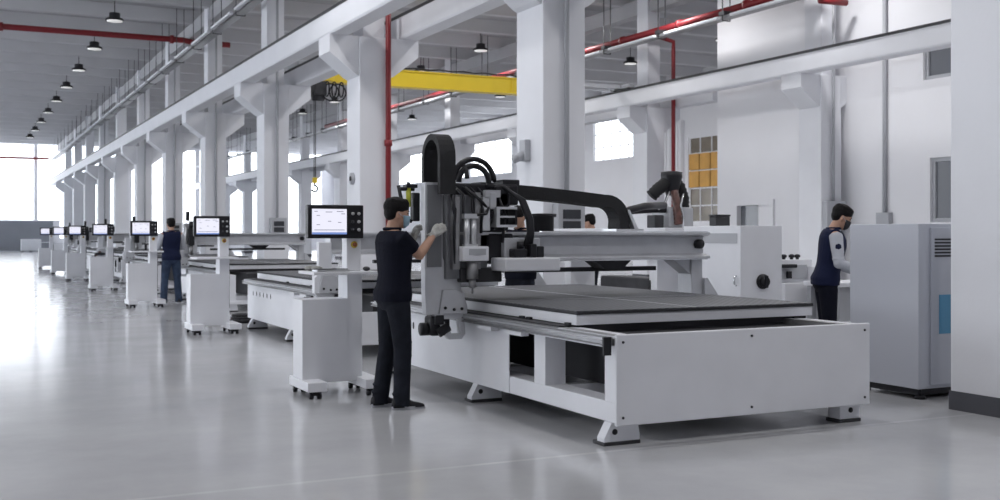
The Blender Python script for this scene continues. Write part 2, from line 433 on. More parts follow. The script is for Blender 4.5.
pipe('fire_pipe', [(18.5, 20.3, 7.0), (19.3, 20.25, 7.0)], .08, 'short red pipe stub high beside the right column') 
# conduits and boxes
def dist_box(loc, w, h, label, dark=2):
    t = thing('distribution_box', label, 'electrical box', loc)
    b = MB(); b.box(-w / 2, w / 2, -.16, 0, 0, h, .01); b.build('housing', 'grey', t)
    b = MB()
    for k in range(dark): b.box(-w * .32, w * .32, -.175, -.155, h * (.2 + .34 * k), h * (.47 + .34 * k))
    if dark: b.build('window_panel', 'darkpane', t)
    b = MB(); b.cyl((-.02, -.06, h), (-.02, -.06, 8.2 - loc[2]), .035, 8); b.build('conduit', 'grey', t)
    return t
for k, yk in enumerate(YK):
    if k in (2, 4, 5, 6, 7, 9):
        lab = {2: 'grey electrical box on the large centre column behind the gantry', 4: 'grey electrical box on the column left of the red riser pipe'}.get(k, 'grey electrical box with dark windows on a distant column of the machine row')
        t = dist_box((7.42, yk - .806, 1.35), .42, .46, lab)
        if 'distant' in lab: t['group'] = 'electrical boxes on distant columns'
t = dist_box((19.25, YK[3] - .804, 1.5), .62, .7, 'pale electrical box on the far column behind the man in vest', 0)
t = thing('distribution_box', 'small grey socket box on the right white wall', 'electrical box', (XR - .004, 19.4, 1.5))
b = MB(); b.box(-.14, 0, -.2, .2, 0, .4, .01); b.build('housing', 'grey', t)
b = MB(); b.cyl((-.06, 0, .4), (-.06, 0, 5.9), .05, 8); b.build('conduit', 'grey', t)
# small white wall socket on centre column
t = thing('wall_socket', 'grey industrial socket on the aisle face of the centre column', 'socket', (AX0, YK[2] - .35, 2.4))
b = MB(); b.box(-.09, 0, -.09, .09, 0, .3, .015); b.build('socket_body', 'grey', t)
b = MB(); b.cyl((-.05, 0, .1), (-.22, 0, .02), .06, 12); b.build('socket_cap', 'grey', t)
t = thing('wall_socket', 'small round socket on the column behind the first screen', 'socket', (AX0, YK[3] - .4, 2.5))
b = MB(); b.cyl((0, 0, 0), (-.05, 0, 0), .12, 14); b.build('socket_body', 'grey', t)
b = MB(); b.cyl((-.05, 0, 0), (-.07, 0, 0), .05, 10); b.build('socket_cap', 'darkgrey', t)

# yellow bridge crane
t = thing('bridge_crane', 'yellow overhead bridge crane spanning the middle bay', 'crane', (8.13, 29.0, 5.84))
sp = BX0 - .45 - 8.13
b = MB(); b.prism([(-.2, -.33), (.2, -.33), (.2, -.29), (.16, -.29), (.16, .10), (.2, .10), (.2, .14), (-.2, .14), (-.2, .10), (-.16, .10), (-.16, -.29), (-.2, -.29)], 'x', .45, sp - 1.55)
b.box(sp * .62, sp * .62 + .02, -.22, -.2, -.3, .12); b.build('bridge_girder', 'yellow', t)
for xx, x2 in ((0, .5), (sp, sp - 1.6)):
    b = MB(); b.box(xx - .1, xx + .1, -.55, .55, .03, .16, .02); o = b.build('end_carriage', 'grey', t)
    b = MB(); b.box(min(xx, x2) + .09, max(xx, x2) - .09, -.12, .12, .04, .15); b.build('end_arm', 'grey', t)
    b = MB()
    for yy in (-.4, .4): b.cyl((xx - .05, yy, .10), (xx + .05, yy, .10), .085, 14)
    b.build('wheel', 'darkgrey', o)
b = MB(); b.tube([(.3 + .35 * k, -.15, .19 + .03 * (k % 2)) for k in range(25)], .025, 6); b.build('festoon_cable', 'darkgrey', t)
b = MB(); b.box(.36, .7, -.5, .2, -.72, -.36, .02); b.cyl((.36, -.3, -.74), (.66, -.3, -.74), .13, 12); b.build('hoist', 'darkgrey', t)
b = MB()
for k in range(5): b.torus((.72 + .1 * k, -.42, -.55 - .08 * (k % 2)), .2 + .03 * (k % 2), .02, 'y' if k % 2 else 'x', 14, 6)
b.build('hoist_cable_loop', 'black', t)
b = MB(); b.box(.42, .56, -.6, -.35, -.34, -.1, .02); b.build('control_box', 'orange', t)
b = MB(); b.box(.6, .9, -.5, -.22, -.34, -.14, .02); b.build('trolley', 'yellow', t)
b = MB(); b.cyl((.40, -.3, -.8), (.40, -.3, -2.95), .012, 6); b.cyl((.44, -.3, -.8), (.44, -.3, -2.95), .012, 6); b.build('hoist_rope', 'darkgrey', t)
b = MB(); b.box(.36, .48, -.37, -.23, -3.08, -2.93, .02); o = b.build('hook_block', 'yellow', t)
b = MB(); b.cyl((.42, -.3, -3.08), (.42, -.3, -3.15), .025, 8); b.torus((.42, -.3, -3.23), .08, .026, 'y', 14, 8, (-PI * .9, PI * .6)); b.build('hook', 'black', o)

# ------------------------------------------------------------------ CNC machines
ML, MW = 4.5, 2.19
def machine(name, label, loc, gy, panel_top=.735, tall=True, hx=0.0):
    t = thing(name, label, 'CNC machine', loc, 0, 'CNC routing machines in a row')
    # frame
    b = MB()
    for (xa, xb) in ((0, .17), (MW - .17, MW)):
        b.box(xa, xb, .0, ML, .15, .285, .006)
        b.box(xa, xb, .0, .13, .285, .64); b.box(xa, xb, .96, 1.13, .285, .64); b.box(xa, xb, ML - .13, ML, .285, .64)
        b.box(xa, xb, 0, ML, .64, .66)
    for yy in (.3, 1.0, 2.2, 3.4, ML - .12): b.box(.17, MW - .17, yy, yy + .1, .17, .27)
    b.build('frame', 'white', t)
    b = MB(); b.box(MW + .0005, MW + .007, 1.54, ML - .003, .152, .64); b.build('side_panel', 'white', t)
    b = MB(); b.box(-.007, -.0005, 1.54, ML - .003, .152, .64); so = b.build('side_panel', 'white', t)
    for k in range(6): b = MB(); b.prism([(ML - 1.35 + .2 * k + .02 * math.cos(a * PI / 5), .53 + .035 * math.sin(a * PI / 5)) for a in range(10)], 'x', -.0095, -.006); b.build('vent_slot', 'shade_and_dark', so)
    b = MB(); b.box(.4, MW - .2, .12, ML - .1, .29, .68); b.build('interior_shade_box', 'shade_and_dark', t)  # dark box that paints in the shade inside the open frame
    # front panel
    nop = panel_top < .3
    b = MB(); b.box(-.01, MW + .005, -.03, -.0005, .135, panel_top, .008)
    po = b.build('front_panel', 'white', t)
    b = MB()
    for xx in (.04, MW * .5, MW - .05):
        for zz in (.19, panel_top - .05): b.cyl((xx, -.0375, zz), (xx, -.03, zz), .009, 8)
    b.build('panel_screw', 'darkgrey', po)
    if not nop: b = MB(); b.box(-.01, .16, 0, .75, panel_top - .03, panel_top - .012); b.build('ledge', 'white', t)
    if not nop: b = MB(); b.box(MW - .16, MW, 0, .66, panel_top - .03, panel_top - .012); b.build('ledge', 'white', t)
    # feet
    for yy in (.04, 2.12, ML - .3):
        for xs in (0, 1):
            b = MB()
            if xs: b.box(MW - .22, MW - .03, yy, yy + .13, .025, .149, .006)
            else: b.prism([(-.004, .149), (.2, .149), (.215, .06), (.215, .025), (-.06, .025), (-.06, .05)], 'y', yy, yy + .09)
            o = b.build('foot', 'white', t)
            xx = .02 if not xs else MW - .12
            b = MB(); b.cyl((xx, yy - .006, .09), (xx, yy + .001, .09), .02, 10); b.build('foot_bolt', 'black', o)
            b = MB(); b.box(-.065 if not xs else MW - .23, .22 if not xs else MW - .02, yy - .005, yy + .14, 0, .025, .005); b.build('foot_pad', 'darkgrey', o)
    # table
    b = MB(); b.box(.1, MW + .09, .68, ML - .15, .74, .815, .004); b.build('table_frame', 'white', t)
    b = MB(); b.box(.14, MW + .06, .72, ML - .2, .685, .74); b.build('underframe_shade', 'shade_and_dark', t)  # coloured dark so the slot below the table reads as shaded
    b = MB(); b.box(.095, MW + .095, .67, ML - .14, .8155, .8385, .003); b.mi = 1; b.box(.1, MW + .09, .675, ML - .145, .8385, .842); b.build('table_board', ['shade_and_dark', 'board'], t)
    b = MB(); b.box(1.14, 1.148, .68, ML - .2, .8415, .8435); b.box(.1, MW + .09, 2.0, 2.006, .8415, .8435); b.build('board_seam', 'alu', t)
    b = MB()
    for yy in (.75, 1.35, 1.47, 2.6): b = MB(); b.box(.075, .1, yy, yy + .06, .725, .755); b.build('clamp_block', 'black', t)
    # rail beam left and right
    for xs in (0, 1):
        s_ = 1 if not xs else -1; x0 = 0 if not xs else MW - .1
        q = [(-.08, .66), (.07, .66), (.07, .725), (.0, .725), (.0, .715), (-.03, .715), (-.03, .70), (-.08, .70), (-.08, .69), (-.062, .685), (-.062, .672), (-.08, .667)]
        b = MB(); b.prism([(x0 + s_ * a_, c_) for a_, c_ in q], 'y', .02, ML + .05); o = b.build('rail_beam', 'steel', t)
        b = MB(); b.prism([(x0 + s_ * a_, c_) for a_, c_ in ((-.068, .70), (-.04, .70), (-.045, .712), (-.04, .724), (-.068, .724), (-.063, .712))], 'y', .05, ML); b.build('linear_rail', 'rail', o)
        b = MB(); b.box(x0 + s_ * .0, x0 + s_ * .1, .76, ML, .7255, .735); b.build('rail_gap_shade', 'shade_and_dark', o)  # dark strip painted in as the shaded gap beside the rail
        if not xs:
            b = MB(); b.box(-.088, -.03, .0, .019, .60, .72); b.build('end_stop', 'black', o)
            for yy in (1.2, 1.72):
                b = MB(); b.box(-.075, -.01, yy, yy + .26, .625, .655); b.build('rail_bracket', 'white', o)
    # ---------------- gantry
    g = thing('gantry', None, None); g.parent = t; g.location = (-.04 if tall else 0, gy, 0)
    q = [(-.36, .725), (.015, .725), (.015, .79), (-.015, .87), (-.09, 1.06), (-.17, 1.10), (-.21, 1.20), (-.21, 1.82 if tall else 1.3), (-.37, 1.82 if tall else 1.3), (-.37, .95)]
    if not tall: q = [(-.30, .725), (.015, .725), (.015, .79), (-.06, .87), (-.1, .95), (-.1, 1.3), (-.25, 1.3), (-.25, .95), (-.30, .9)]
    b = MB(); b.prism(q, 'y', -.12, -.03, .006); b.build('side_plate', 'silver' if tall else 'white', g)
    if tall: b = MB(); b.box(-.355, -.225, -.135, -.121, 1.12, 1.80, .004); b.build('post_cover', 'postgrey', g)
    b = MB(); b.box(-.24, .0, -.03, .18, .74, 1.0, .006); b.build('side_block', 'silver' if tall else 'white', g)
    b = MB(); b.prism([(-.25, .73), (-.02, .73), (-.02, .9), (-.1, .93), (-.22, .93)], 'y', -.145, -.118, .004)
    b.build('bearing_cover', 'silver', g)
    b = MB()
    for (xx, zz) in ((-.2, .78), (-.12, .765), (-.05, .77)): b = MB(); b.cyl((xx, -.155, zz), (xx, -.118, zz), .013, 8); b.build('bolt', 'black', g)
    for (pa, pb, w_) in (((-.24, .73), (-.12, .52), .035), ((-.12, .52), (.03, .54), .03), ((.0, .73), (.03, .54), .04), ((-.1, .73), (.0, .56), .012)):
        pass
    b = MB()
    b.prism([(-.29, .73), (-.24, .73), (-.10, .515), (-.155, .515)], 'y', -.12, -.06)
    b.prism([(-.07, .7245), (-.02, .7245), (-.005, .5605), (-.052, .5605)], 'y', -.118, -.062)
    b.prism([(-.289, .73), (-.02, .73), (-.02, .685), (-.26, .685)], 'y', -.122, -.058)
    b.prism([(-.155, .5145), (-.04, .5145), (-.005, .56), (-.14, .56)], 'y', -.122, -.058)
    b.build('motor_bracket', 'silver', g)
    if tall: b = MB(); b.box(-.31, -.13, -.1, .06, .545, .71, .025); b.cyl((-.37, -.02, .60), (-.30, -.02, .60), .055, 14); b.cyl((-.25, -.12, .57), (-.16, -.12, .62), .04, 12); b.box(-.28, -.2, -.13, -.08, .64, .72, .01); b.build('drive_motor', 'black', g)
    # beam
    b = MB()
    q = [(-.17, 1.165), (.2, 1.165), (.2, 1.195), (.12, 1.2), (.12, 1.37), (.2, 1.375), (.2, 1.41), (-.17, 1.41), (-.17, 1.385), (-.07, 1.365), (-.07, 1.215), (-.17, 1.19)]
    b.prism(q, 'x', -.1, 2.48, .003); b.build('gantry_beam', 'silver', g)
    b = MB(); b.box(.7, 2.46, -.16, -.12, 1.4105, 1.418); b.box(.7, 2.46, -.16, -.12, 1.156, 1.1645); b.build('beam_rail', 'chrome', g)
    b = MB(); b.cyl((2.41, -.12, 1.30), (2.41, -.07, 1.30), .045, 14); b.box(2.37, 2.45, -.10, -.07, 1.26, 1.335, .008); b.build('end_buffer', 'black', g)
    # right leg
    b = MB(); b.box(2.335, 2.46, -.08, .14, .62, 1.164, .006); b.prism([(2.461, .98), (2.49, .98), (2.67, .74), (2.61, .62), (2.461, .62)], 'y', -.12, .16); b.prism([(2.334, 1.164), (2.13, 1.164), (2.334, 1.02)], 'y', -.06, .12); b.box(2.15, 2.46, -.06, .12, .56, .62)
    b.build('gantry_leg', 'silver', g)
    b = MB(); b.prism([(1.3, 1.165), (1.72, 1.165), (1.62, 1.08), (1.42, 1.08)], 'y', -.02, .18); b.box(.5, 2.1, .16, .22, 1.05, 1.09); b.build('dust_rail', 'darkgrey', g)
    if not tall:
        b = MB(); b.box(hx - .14, hx + .14, -.2, -.17, 1.0, 1.62, .006); b.build('head_plate', 'silver', g)
        b = MB(); b.box(hx - .06, hx + .06, -.34, -.2, 1.16, 1.5, .015); b.cyl((hx, -.27, 1.5), (hx, -.27, 1.66), .045, 12); b.build('spindle_motor', 'black', g)
        b = MB(); b.cyl((hx, -.27, 1.16), (hx, -.27, .95), .04, 12); b.build('spindle', 'steel', g)
        b = MB(); b.box(hx - .1, hx - .03, -.3, -.2, 1.66, 1.86, .01); b.build('spindle_cap', 'black', g)
        b = MB(); b.cyl((hx - .1, -.25, 1.2), (hx - .1, -.25, 1.55), .025, 12); b.build('air_cylinder', 'alu', g)
        b = MB(); b.box(hx + .08, hx + .2, -.32, -.2, 1.45, 1.63, .01); b.build('cable_box', 'darkgrey', g)
        return t
    # vertical drag chain loop
    path = [(-.21, .15, 1.8), (-.21, .15, 2.03)] + [(-.21, a_, c_) for a_, c_ in arc(-.025, 2.03, .175, 0, PI, 12)] + [(-.21, -.2, 2.0), (-.21, -.2, 1.72)]
    b = MB(); b.ribbon(path, (1, 0, 0), .14, .05); b.build('drag_chain', 'rubber', g)
    # horizontal drag chain
    path = [(.28, .29, 1.79), (.8, .29, 1.765), (1.3, .29, 1.725), (1.55, .29, 1.70)] + [(a_, .29, c_) for a_, c_ in arc(1.58, 1.51, .19, PI / 2, -.25, 8)] + [(1.79, .29, 1.41)]
    b = MB(); b.ribbon(path, (0, 1, 0), .2, .115); b.build('drag_chain', 'rubber', g)
    b = MB(); b.box(1.66, 1.96, .16, .4, 1.405, 1.44); b.prism([(1.88, 1.43), (1.92, 1.43), (1.82, 1.62), (1.80, 1.6)], 'y', .18, .38); b.build('chain_bracket', 'alu', g)
    b = MB(); b.tube([(1.78, .3, 1.56), (1.9, .32, 1.62), (2.1, .36, 1.66), (2.5, .6, 1.68)], .035, 8); b.build('air_hose', 'black', g)
    # drum on the beam
    b = MB(); b.lathe([(.1, 0), (.1, .135), (.125, .135), (.125, .16), (.05, .165)], (.85, .1, 1.411), 18); b.build('cable_drum', 'black', g)
    # ---------------- head
    h = g
    b = MB(); b.box(-.20, .18, -.16, -.08, 1.02, 1.72, .006); b.build('head_plate', 'postgrey', h)
    b = MB(); b.box(-.16, -.10, -.22, -.16, 1.1, 1.7); b.box(.04, .09, -.22, -.16, 1.1, 1.74); b.box(-.15, -.12, -.25, -.2, 1.15, 1.66); b.build('vertical_rail', 'steel', h)
    for xx in (-.06, .0):
        b = MB(); b.cyl((xx, -.27, 1.29), (xx, -.27, 1.53), .026, 14); b.box(xx - .032, xx + .032, -.3, -.24, 1.52, 1.56); b.box(xx - .03, xx + .03, -.3, -.24, 1.28, 1.31); b.build('air_cylinder', 'alu', h)
    b = MB(); b.box(-.12, .12, -.32, -.18, 1.17, 1.29, .008); o = b.build('spindle_clamp', 'white', h)
    b = MB(); b.box(-.06, .09, -.326, -.318, 1.22, 1.27); b.build('rating_plate', 'grey', o)
    b = MB(); b.box(.05, .33, -.16, .12, 1.2, 1.62, .02); b.box(.18, .42, -.18, -.02, 1.14, 1.4, .02); b.build('spindle_motor', 'black', h)
    b = MB(); b.cyl((.0, -.25, 1.17), (.0, -.25, 1.02), .05, 14); b.cyl((.0, -.25, 1.02), (.0, -.25, .95), .03, 12); b.cyl((0, -.25, .95), (0, -.25, .9), .01, 8); b.build('spindle', 'steel', h)
    b = MB(); b.box(-.08, .3, -.2, .05, .99, 1.11, .01); b.build('lower_bracket', 'darkgrey', h)
    b = MB(); b.box(-.1, .5, -.12, .14, 1.64, 1.82, .02); b.box(.36, .52, -.1, .1, 1.78, 1.86, .01); b.box(.22, .36, -.2, -.1, 1.42, 1.74, .01); b.build('cable_box', 'black', h)
    b = MB(); b.box(.1, .17, -.24, -.17, 1.42, 1.70, .006); b.build('slide_cover', 'alu', h)
    b = MB(); b.box(.16, .22, -.26, -.2, 1.6, 1.74, .01); b.box(.12, .26, -.25, -.2, 1.70, 1.76); b.build('valve_block', 'grey', h)
    b = MB(); b.torus((.12, -.02, 1.85), .18, .022, 'y', 20, 8, (0, PI)); b.torus((.14, .03, 1.84), .2, .018, 'y', 20, 8, (0, PI)); b.torus((.1, -.06, 1.83), .14, .025, 'y', 20, 8, (-.3, PI)); b.torus((.02, .02, 1.86), .12, .02, 'x', 20, 8, (0, PI))
    b.build('cable_loop', 'black', h)
    b = MB()
    b.tube([(-.17, -.2, 1.75), (-.15, -.24, 1.6), (-.16, -.24, 1.4), (-.14, -.22, 1.15)], .014, 7); b.tube([(.2, -.2, 1.68), (.12, -.26, 1.56), (.02, -.3, 1.55)], .012, 7)
    b.tube([(-.05, -.2, 1.78), (.06, -.26, 1.68), (.16, -.22, 1.6)], .014, 7); b.tube([(.25, -.22, 1.72), (.3, -.26, 1.55), (.28, -.24, 1.32)], .013, 7)
    for q in range(5): b.tube([(-.18 + .07 * q, -.1, 1.80), (-.14 + .08 * q, -.2, 1.74 - .02 * q), (-.17 + .09 * q, -.24, 1.6 - .03 * (q % 3)), (-.12 + .07 * q, -.22, 1.45 - .05 * (q % 2))], .012, 6)
    b.build('cable', 'black', h)
    # second carriage with tool saddle
    b = MB()
    b.box(.20, .23, -.3, -.1, 1.4705, 1.5995); b.box(.20, .39, -.3, -.1, 1.6, 1.62); b.box(.20, .39, -.3, -.1, 1.45, 1.47); b.box(.2305, .37, -.3, -.12, 1.53, 1.545); b.build('terminal_frame', 'alu', h)
    b = MB(); b.box(.38, .405, -.28, -.08, 1.47, 1.60, .006); b.box(.24, .38, -.2, -.1, 1.625, 1.8, .015); b.build('terminal_block', 'black', h)
    b = MB(); b.box(.20, .72, -.46, -.18, 1.085, 1.195, .012); b.build('tool_saddle', 'white', h)
    b = MB(); b.box(.30, .64, -.24, -.14, 1.1955, 1.36, .01); b.build('saddle_plate', 'silver', h)
    b = MB(); b.box(.34, .46, -.36, -.245, 1.1955, 1.27, .01); b.box(.48, .54, -.38, -.26, 1.1955, 1.31, .01); b.box(.56, .63, -.34, -.245, 1.1955, 1.29, .01); b.cyl((.42, -.3, 1.27), (.42, -.3, 1.33), .03, 10); b.build('drill_unit', 'black', h)
    b = MB()
    for k in range(4): b.tube([(.18 + .01 * k, -.1, 1.80), (.32 + .015 * k, -.2, 1.79 - .012 * k), (.43 + .012 * k, -.28, 1.68), (.49 + .012 * k, -.3, 1.52), (.50 + .012 * k, -.3, 1.40), (.46 + .02 * k, -.3, 1.29)], .018, 7)
    b.build('hose_bundle', 'black', h)
    # pneumatic units left of the plate
    b = MB(); b.cyl((-.43, .1, 1.62), (-.43, .1, 1.78), .022, 12); b.build('filter_bowl', 'lime', h)
    b = MB(); b.box(-.40, -.34, .06, .14, 1.5, 1.74, .01); b.cyl((-.43, .1, 1.78), (-.43, .1, 1.83), .015, 8); b.cyl((-.5, .1, 1.77), (-.38, .1, 1.77), .016, 8); b.tube([(-.52, .1, 1.8), (-.49, .1, 1.66), (-.46, .1, 1.52), (-.4, .1, 1.5)], .016, 8); b.box(-.46, -.36, .07, .15, 1.78, 1.81); b.build('air_regulator', 'black', h)
    return t
m1 = machine('cnc_router', 'large white CNC router nearest the camera with gantry head and dark table', (3.85, 6.13, 0), 2.40)
m2 = machine('cnc_router', 'white CNC router behind the first screen console with gantry at its near end', (3.85, 11.85, 0), .2, .51, False, 1.5)
m3 = machine('cnc_router', 'white CNC router with long bare gantry beam behind the second screen console', (4.25, 19.7, 0), 3.7, .2, False, .02)
for k, (yy, lb) in enumerate(((26.4, 'white CNC router beyond the worker in the navy vest'), (32.6, 'white CNC router behind the fourth console from the front'), (38.8, 'white CNC router behind the fifth console from the front'), (45.0, 'farthest white CNC router of the machine row'))):
    dup(m3, (4.1, yy, 0), lb)

# ------------------------------------------------------------------ consoles
def console(label, loc):
    t = thing('control_console', label, 'control console', loc, 0, 'control consoles along the aisle')
    b = MB(); b.box(0, .42, 0, .29, .11, .83, .006); b.build('cabinet_body', 'white', t)
    b = MB(); b.box(.402, .54, .0, .26, .11, 1.045, .006); b.box(.405, .535, .02, .16, 1.07, 1.42, .006); b.build('post', 'white', t)
    b = MB(); b.box(.541, .56, .08, .2, .35, 1.0); b.build('cable_duct', 'black', t)
    for xa in (-.02, .49):
        b = MB(); b.box(xa, xa + .17, -.24, .34, .065, .145, .006); o = b.build('base_foot', 'white', t)
        for yy in (-.2, .29):
            b = MB()
            for dx in (.03, .1): b.cyl((xa + dx, yy + .02, .03), (xa + dx + .03, yy + .02, .03), .03, 14)
            b.box(xa + .055, xa + .105, yy - .01, yy + .04, .03, .068); b.build('caster', 'black', o)
    b = MB(); b.box(.05, .63, -.18, .3, 1.045, 1.07, .005); b.build('tray', 'white', t)
    m = MB(); m.box(.045, .545, -.02, .06, 1.355, 1.645, .008)
    mo = m.build('monitor', 'black', t)
    b = MB(); b.box(.08, .39, -.024, -.019, 1.39, 1.61)
    b.mi = 1; b.box(.08, .39, -.0255, -.0235, 1.39, 1.408)
    b.mi = 2
    for (x0, x1, zz) in ((.10, .13, 1.585), (.20, .26, 1.58), (.30, .36, 1.585), (.12, .15, 1.55), (.34, .375, 1.565), (.22, .25, 1.5), (.12, .15, 1.47), (.31, .34, 1.49), (.1, .37, 1.425)): b.box(x0, x1, -.0255, -.0235, zz, zz + .006)
    b.build('screen', ['screen', 'screen_blue', 'screen_ink'], mo)
    for i in range(2):
        for j in range(3): b = MB(); b.cyl((.445 + .055 * i, -.032, 1.43 + .07 * j), (.445 + .055 * i, -.0205, 1.43 + .07 * j), .014, 12); b.build('button', 'darkgrey' if (i == 0 and j < 2) else 'button', mo)
    b = MB(); b.cyl((.47, .01, 1.30), (.47, .02, 1.30), .03, 14); o = b.build('emergency_stop', 'estop', t)
    b = MB(); b.lathe([(.018, 0), (.02, .02), (.01, .025)], seg=12)
    rk = b.build('stop_knob', 'redknob', o); rk.rotation_euler = (PI / 2, 0, 0); rk.location = (.47, .012, 1.30)
    return t
def pendant(t):
    b = MB(); b.tube([(.31, -.01, 1.355), (.315, -.02, 1.22), (.32, -.02, 1.16)], .006, 6); b.box(.30, .345, -.04, 0, 1.03 + .05, 1.2, .01); b.build('handwheel_pendant', 'black', t)
c1 = console('control console with lit screen nearest the camera, beside the masked man', (2.63, 9.2, 0))
cl = [(2.87, 15.6, 'second control console from the front, standing by the bare gantry beam'),
      (2.86, 21.85, 'third control console from the front, beside the man seen from behind'),
      (2.86, 28.6, 'fourth control console from the front'), (2.84, 35.0, 'fifth control console from the front'),
      (2.84, 41.0, 'sixth control console from the front, next to the farthest one'), (2.84, 47.8, 'farthest control console of the row')]
for i, (x, y, l) in enumerate(cl):
    c = dup(c1, (x, y, 0), l)
    if i in (1, 3): pendant(c)

# things on the console trays
t = thing('keyboard', 'pale keyboard on the tray of the nearest console', 'keyboard', (2.86, 9.12, 1.071), .1)
b = MB(); b.box(-.15, .15, -.06, .06, 0, .018, .004); b.build('keyboard_body', 'alu', t)
b = MB()
for i in range(11):
    for j in range(4): b.box(-.14 + .0255 * i, -.12 + .0255 * i, -.05 + .026 * j, -.03 + .026 * j, .018, .024)
b.build('keys', 'darkgrey', t)
t = thing('computer_mouse', 'black mouse at the right end of the nearest console tray', 'mouse', (3.18, 9.12, 1.079))
b = MB(); b.ell((0, 0, .012), (.03, .05, .02)); b.build('mouse_body', 'black', t)
t = thing('work_gloves', 'pale cloth bundle on the far corner of the nearest console tray', 'cloth', (2.76, 9.38, 1.073))
b = MB(); b.ell((0, 0, .02), (.06, .05, .022)); b.ell((.06, .02, .018), (.05, .04, .02)); b.ell((.02, -.03, .016), (.04, .04, .018)); b.build('cloth_body', 'glove', t)
t = thing('hand_drill', 'small dark power tool lying on the fourth console', 'power tool', (3.08, 28.75, .851))
b = MB(); b.tube([(-.1, 0, .05), (.05, 0, .05), (.14, 0, .05)], [.03, .045, .02], 10); b.build('drill_body', 'black', t)
b = MB(); b.box(-.08, -.03, -.02, .02, .0, .05, .008); b.box(-.02, .05, -.03, .03, .06, .12, .01); b.build('drill_grip', 'copper', t)

# ------------------------------------------------------------------ right hand side
t = thing('electrical_cabinet', 'large pale cabinet beside the thick right-hand column', 'cabinet', (7.2, 6.72, 0))
b = MB(); b.box(0, 1.15, 0, .79, .09, 1.48, .006); b.build('cabinet_body', 'palegrey', t)
b = MB(); b.box(.06, 1.1, .06, .74, .03, .09); b.build('plinth', 'darkgrey', t)
for (xx, yy) in ((.08, .06), (.08, .68), (1.0, .06), (1.0, .68)):
    b = MB(); b.cyl((xx, yy, 0), (xx, yy, .03), .045, 12); b.cyl((xx, yy, .03), (xx, yy, .09), .015, 8); b.build('levelling_foot', 'black', t)
b = MB(); b.box(.13, 1.12, -.016, 0, .12, 1.45, .004); o = b.build('door', 'palegrey', t)
b = MB(); b.box(.22, .42, -.02, -.014, .55, .88)
b.mi = 1; b.box(.235, .405, -.022, -.019, .57, .86); b.build('blue_notice', ['blue', 'blue'], o)
b = MB()
for k in range(6): b.box(.17, .45, -.021, -.014, 1.2 + .028 * k, 1.215 + .028 * k)
b.build('vent_grille', 'darkgrey', o)

t = thing('machine_enclosure', 'white machine cabinet with black knob right of the gantry beam', 'cabinet', (6.9, 8.68, 0))
b = MB(); b.box(0, .52, 0, .95, .08, 1.475, .006); b.build('cabinet_body', 'white', t)
b = MB(); b.box(-.004, .0, .05, .95, 1.30, 1.40); b.build('side_band', 'grey', t)
b = MB(); b.box(.04, .48, .04, .9, 0, .08); b.build('plinth', 'darkgrey', t)
b = MB(); b.cyl((.27, -.02, .92), (.27, 0, .92), .075, 18); b.cyl((.27, -.06, .92), (.27, -.02, .92), .05, 14); b.box(.255, .285, -.08, -.05, .86, .98, .006); b.build('rotary_switch', 'black', t)
b = MB(); b.tube([(-.005, .06, .98), (-.03, .06, .96), (-.03, .06, .9), (-.005, .06, .88)], .009, 8); b.build('handle', 'chrome', t)

t = thing('machine_bed_top', 'long white machine beam top behind the gantry beam', 'machine', (6.75, 9.75, 0))
b = MB(); b.box(0, .6, 0, 2.6, 1.40, 1.46, .006); b.box(.05, .55, .05, 2.55, 1.2, 1.40); b.build('beam_top', 'white', t)
b = MB()
for yy in (.3, 2.2): b = MB(); b.box(.1, .45, yy, yy + .15, .02, 1.2); b.box(.0, .55, yy - .05, yy + .2, 0, .03); b.build('support_leg', 'white', t)
b = MB(); b.box(.1, .4, .4, 1.5, .5, .9, .02); b.build('motor_box', 'darkgrey', t)

# vacuum hoses and pump on that beam
t = thing('dust_extractor', 'black hose dust extractor with copper hose standing on the white beam top', 'dust extractor', (7.06, 10.15, 1.461))
b = MB(); b.box(-.05, .28, -.1, .25, 0, .23, .02); b.build('housing', 'grey', t)
def ribbed(path, r, n=3):
    P = []
    R = []
    for i in range(len(path) - 1):
        a_, b_ = Vector(path[i]), Vector(path[i + 1]); k = max(2, int((b_ - a_).length / .02))
        for j in range(k): P.append(a_.lerp(b_, j / k)); R.append(r * (1.0 if len(P) % 2 else .84))
    return P, R
b = MB()
b.tube(*ribbed([(.0, .0, .52), (-.05, .0, .48), (-.14, .0, .42), (-.22, .02, .34)], .075), 12)
b.tube(*ribbed([(.08, .0, .54), (.17, .0, .46), (.22, .0, .33), (.22, .0, .2)], .06), 12)
b.build('suction_hose', 'rubber', t)
b = MB(); b.lathe([(.06, .36), (.09, .44), (.12, .56), (.12, .62), (.06, .63)], (.05, 0, 0), 16); b.build('hood', 'black', t)
b = MB(); b.tube(*ribbed([(.05, -.05, .4), (.04, -.1, .3), (.04, -.13, .15), (.05, -.14, .012)], .05), 12); b.build('copper_hose', 'copper', t)
b = MB(); b.tube([(.1, -.15, .38), (.06, -.16, .25), (.09, -.17, .12), (.08, -.17, .0)], .012, 6); b.tube([(-.05, -.1, .4), (-.12, -.1, .25), (-.2, -.1, .2)], .014, 6); b.build('wire', 'chrome', t)
b = MB(); b.tube([(-.0, -.02, .2), (-.2, -.02, .2), (-.5, -.02, .18), (-.62, .0, .08)], .035, 8); b.build('air_hose', 'black', t)
b = MB(); b.box(-.24, -.12, -.1, .06, .0, .14, .01); b.build('valve', 'darkgrey', t)
t = thing('dark_red_case', 'small dark case on the white beam beside the dust extractor', 'case', (7.12, 10.78, 1.475))
t.location = (7.12, 9.3, 1.475)
b = MB(); b.box(-.09, .09, -.06, .06, 0, .1, .01); b.build('case_body', 'darkgrey', t)
b = MB(); b.box(-.095, .095, -.065, .065, .1, .12, .006); b.build('lid', 'black', t)

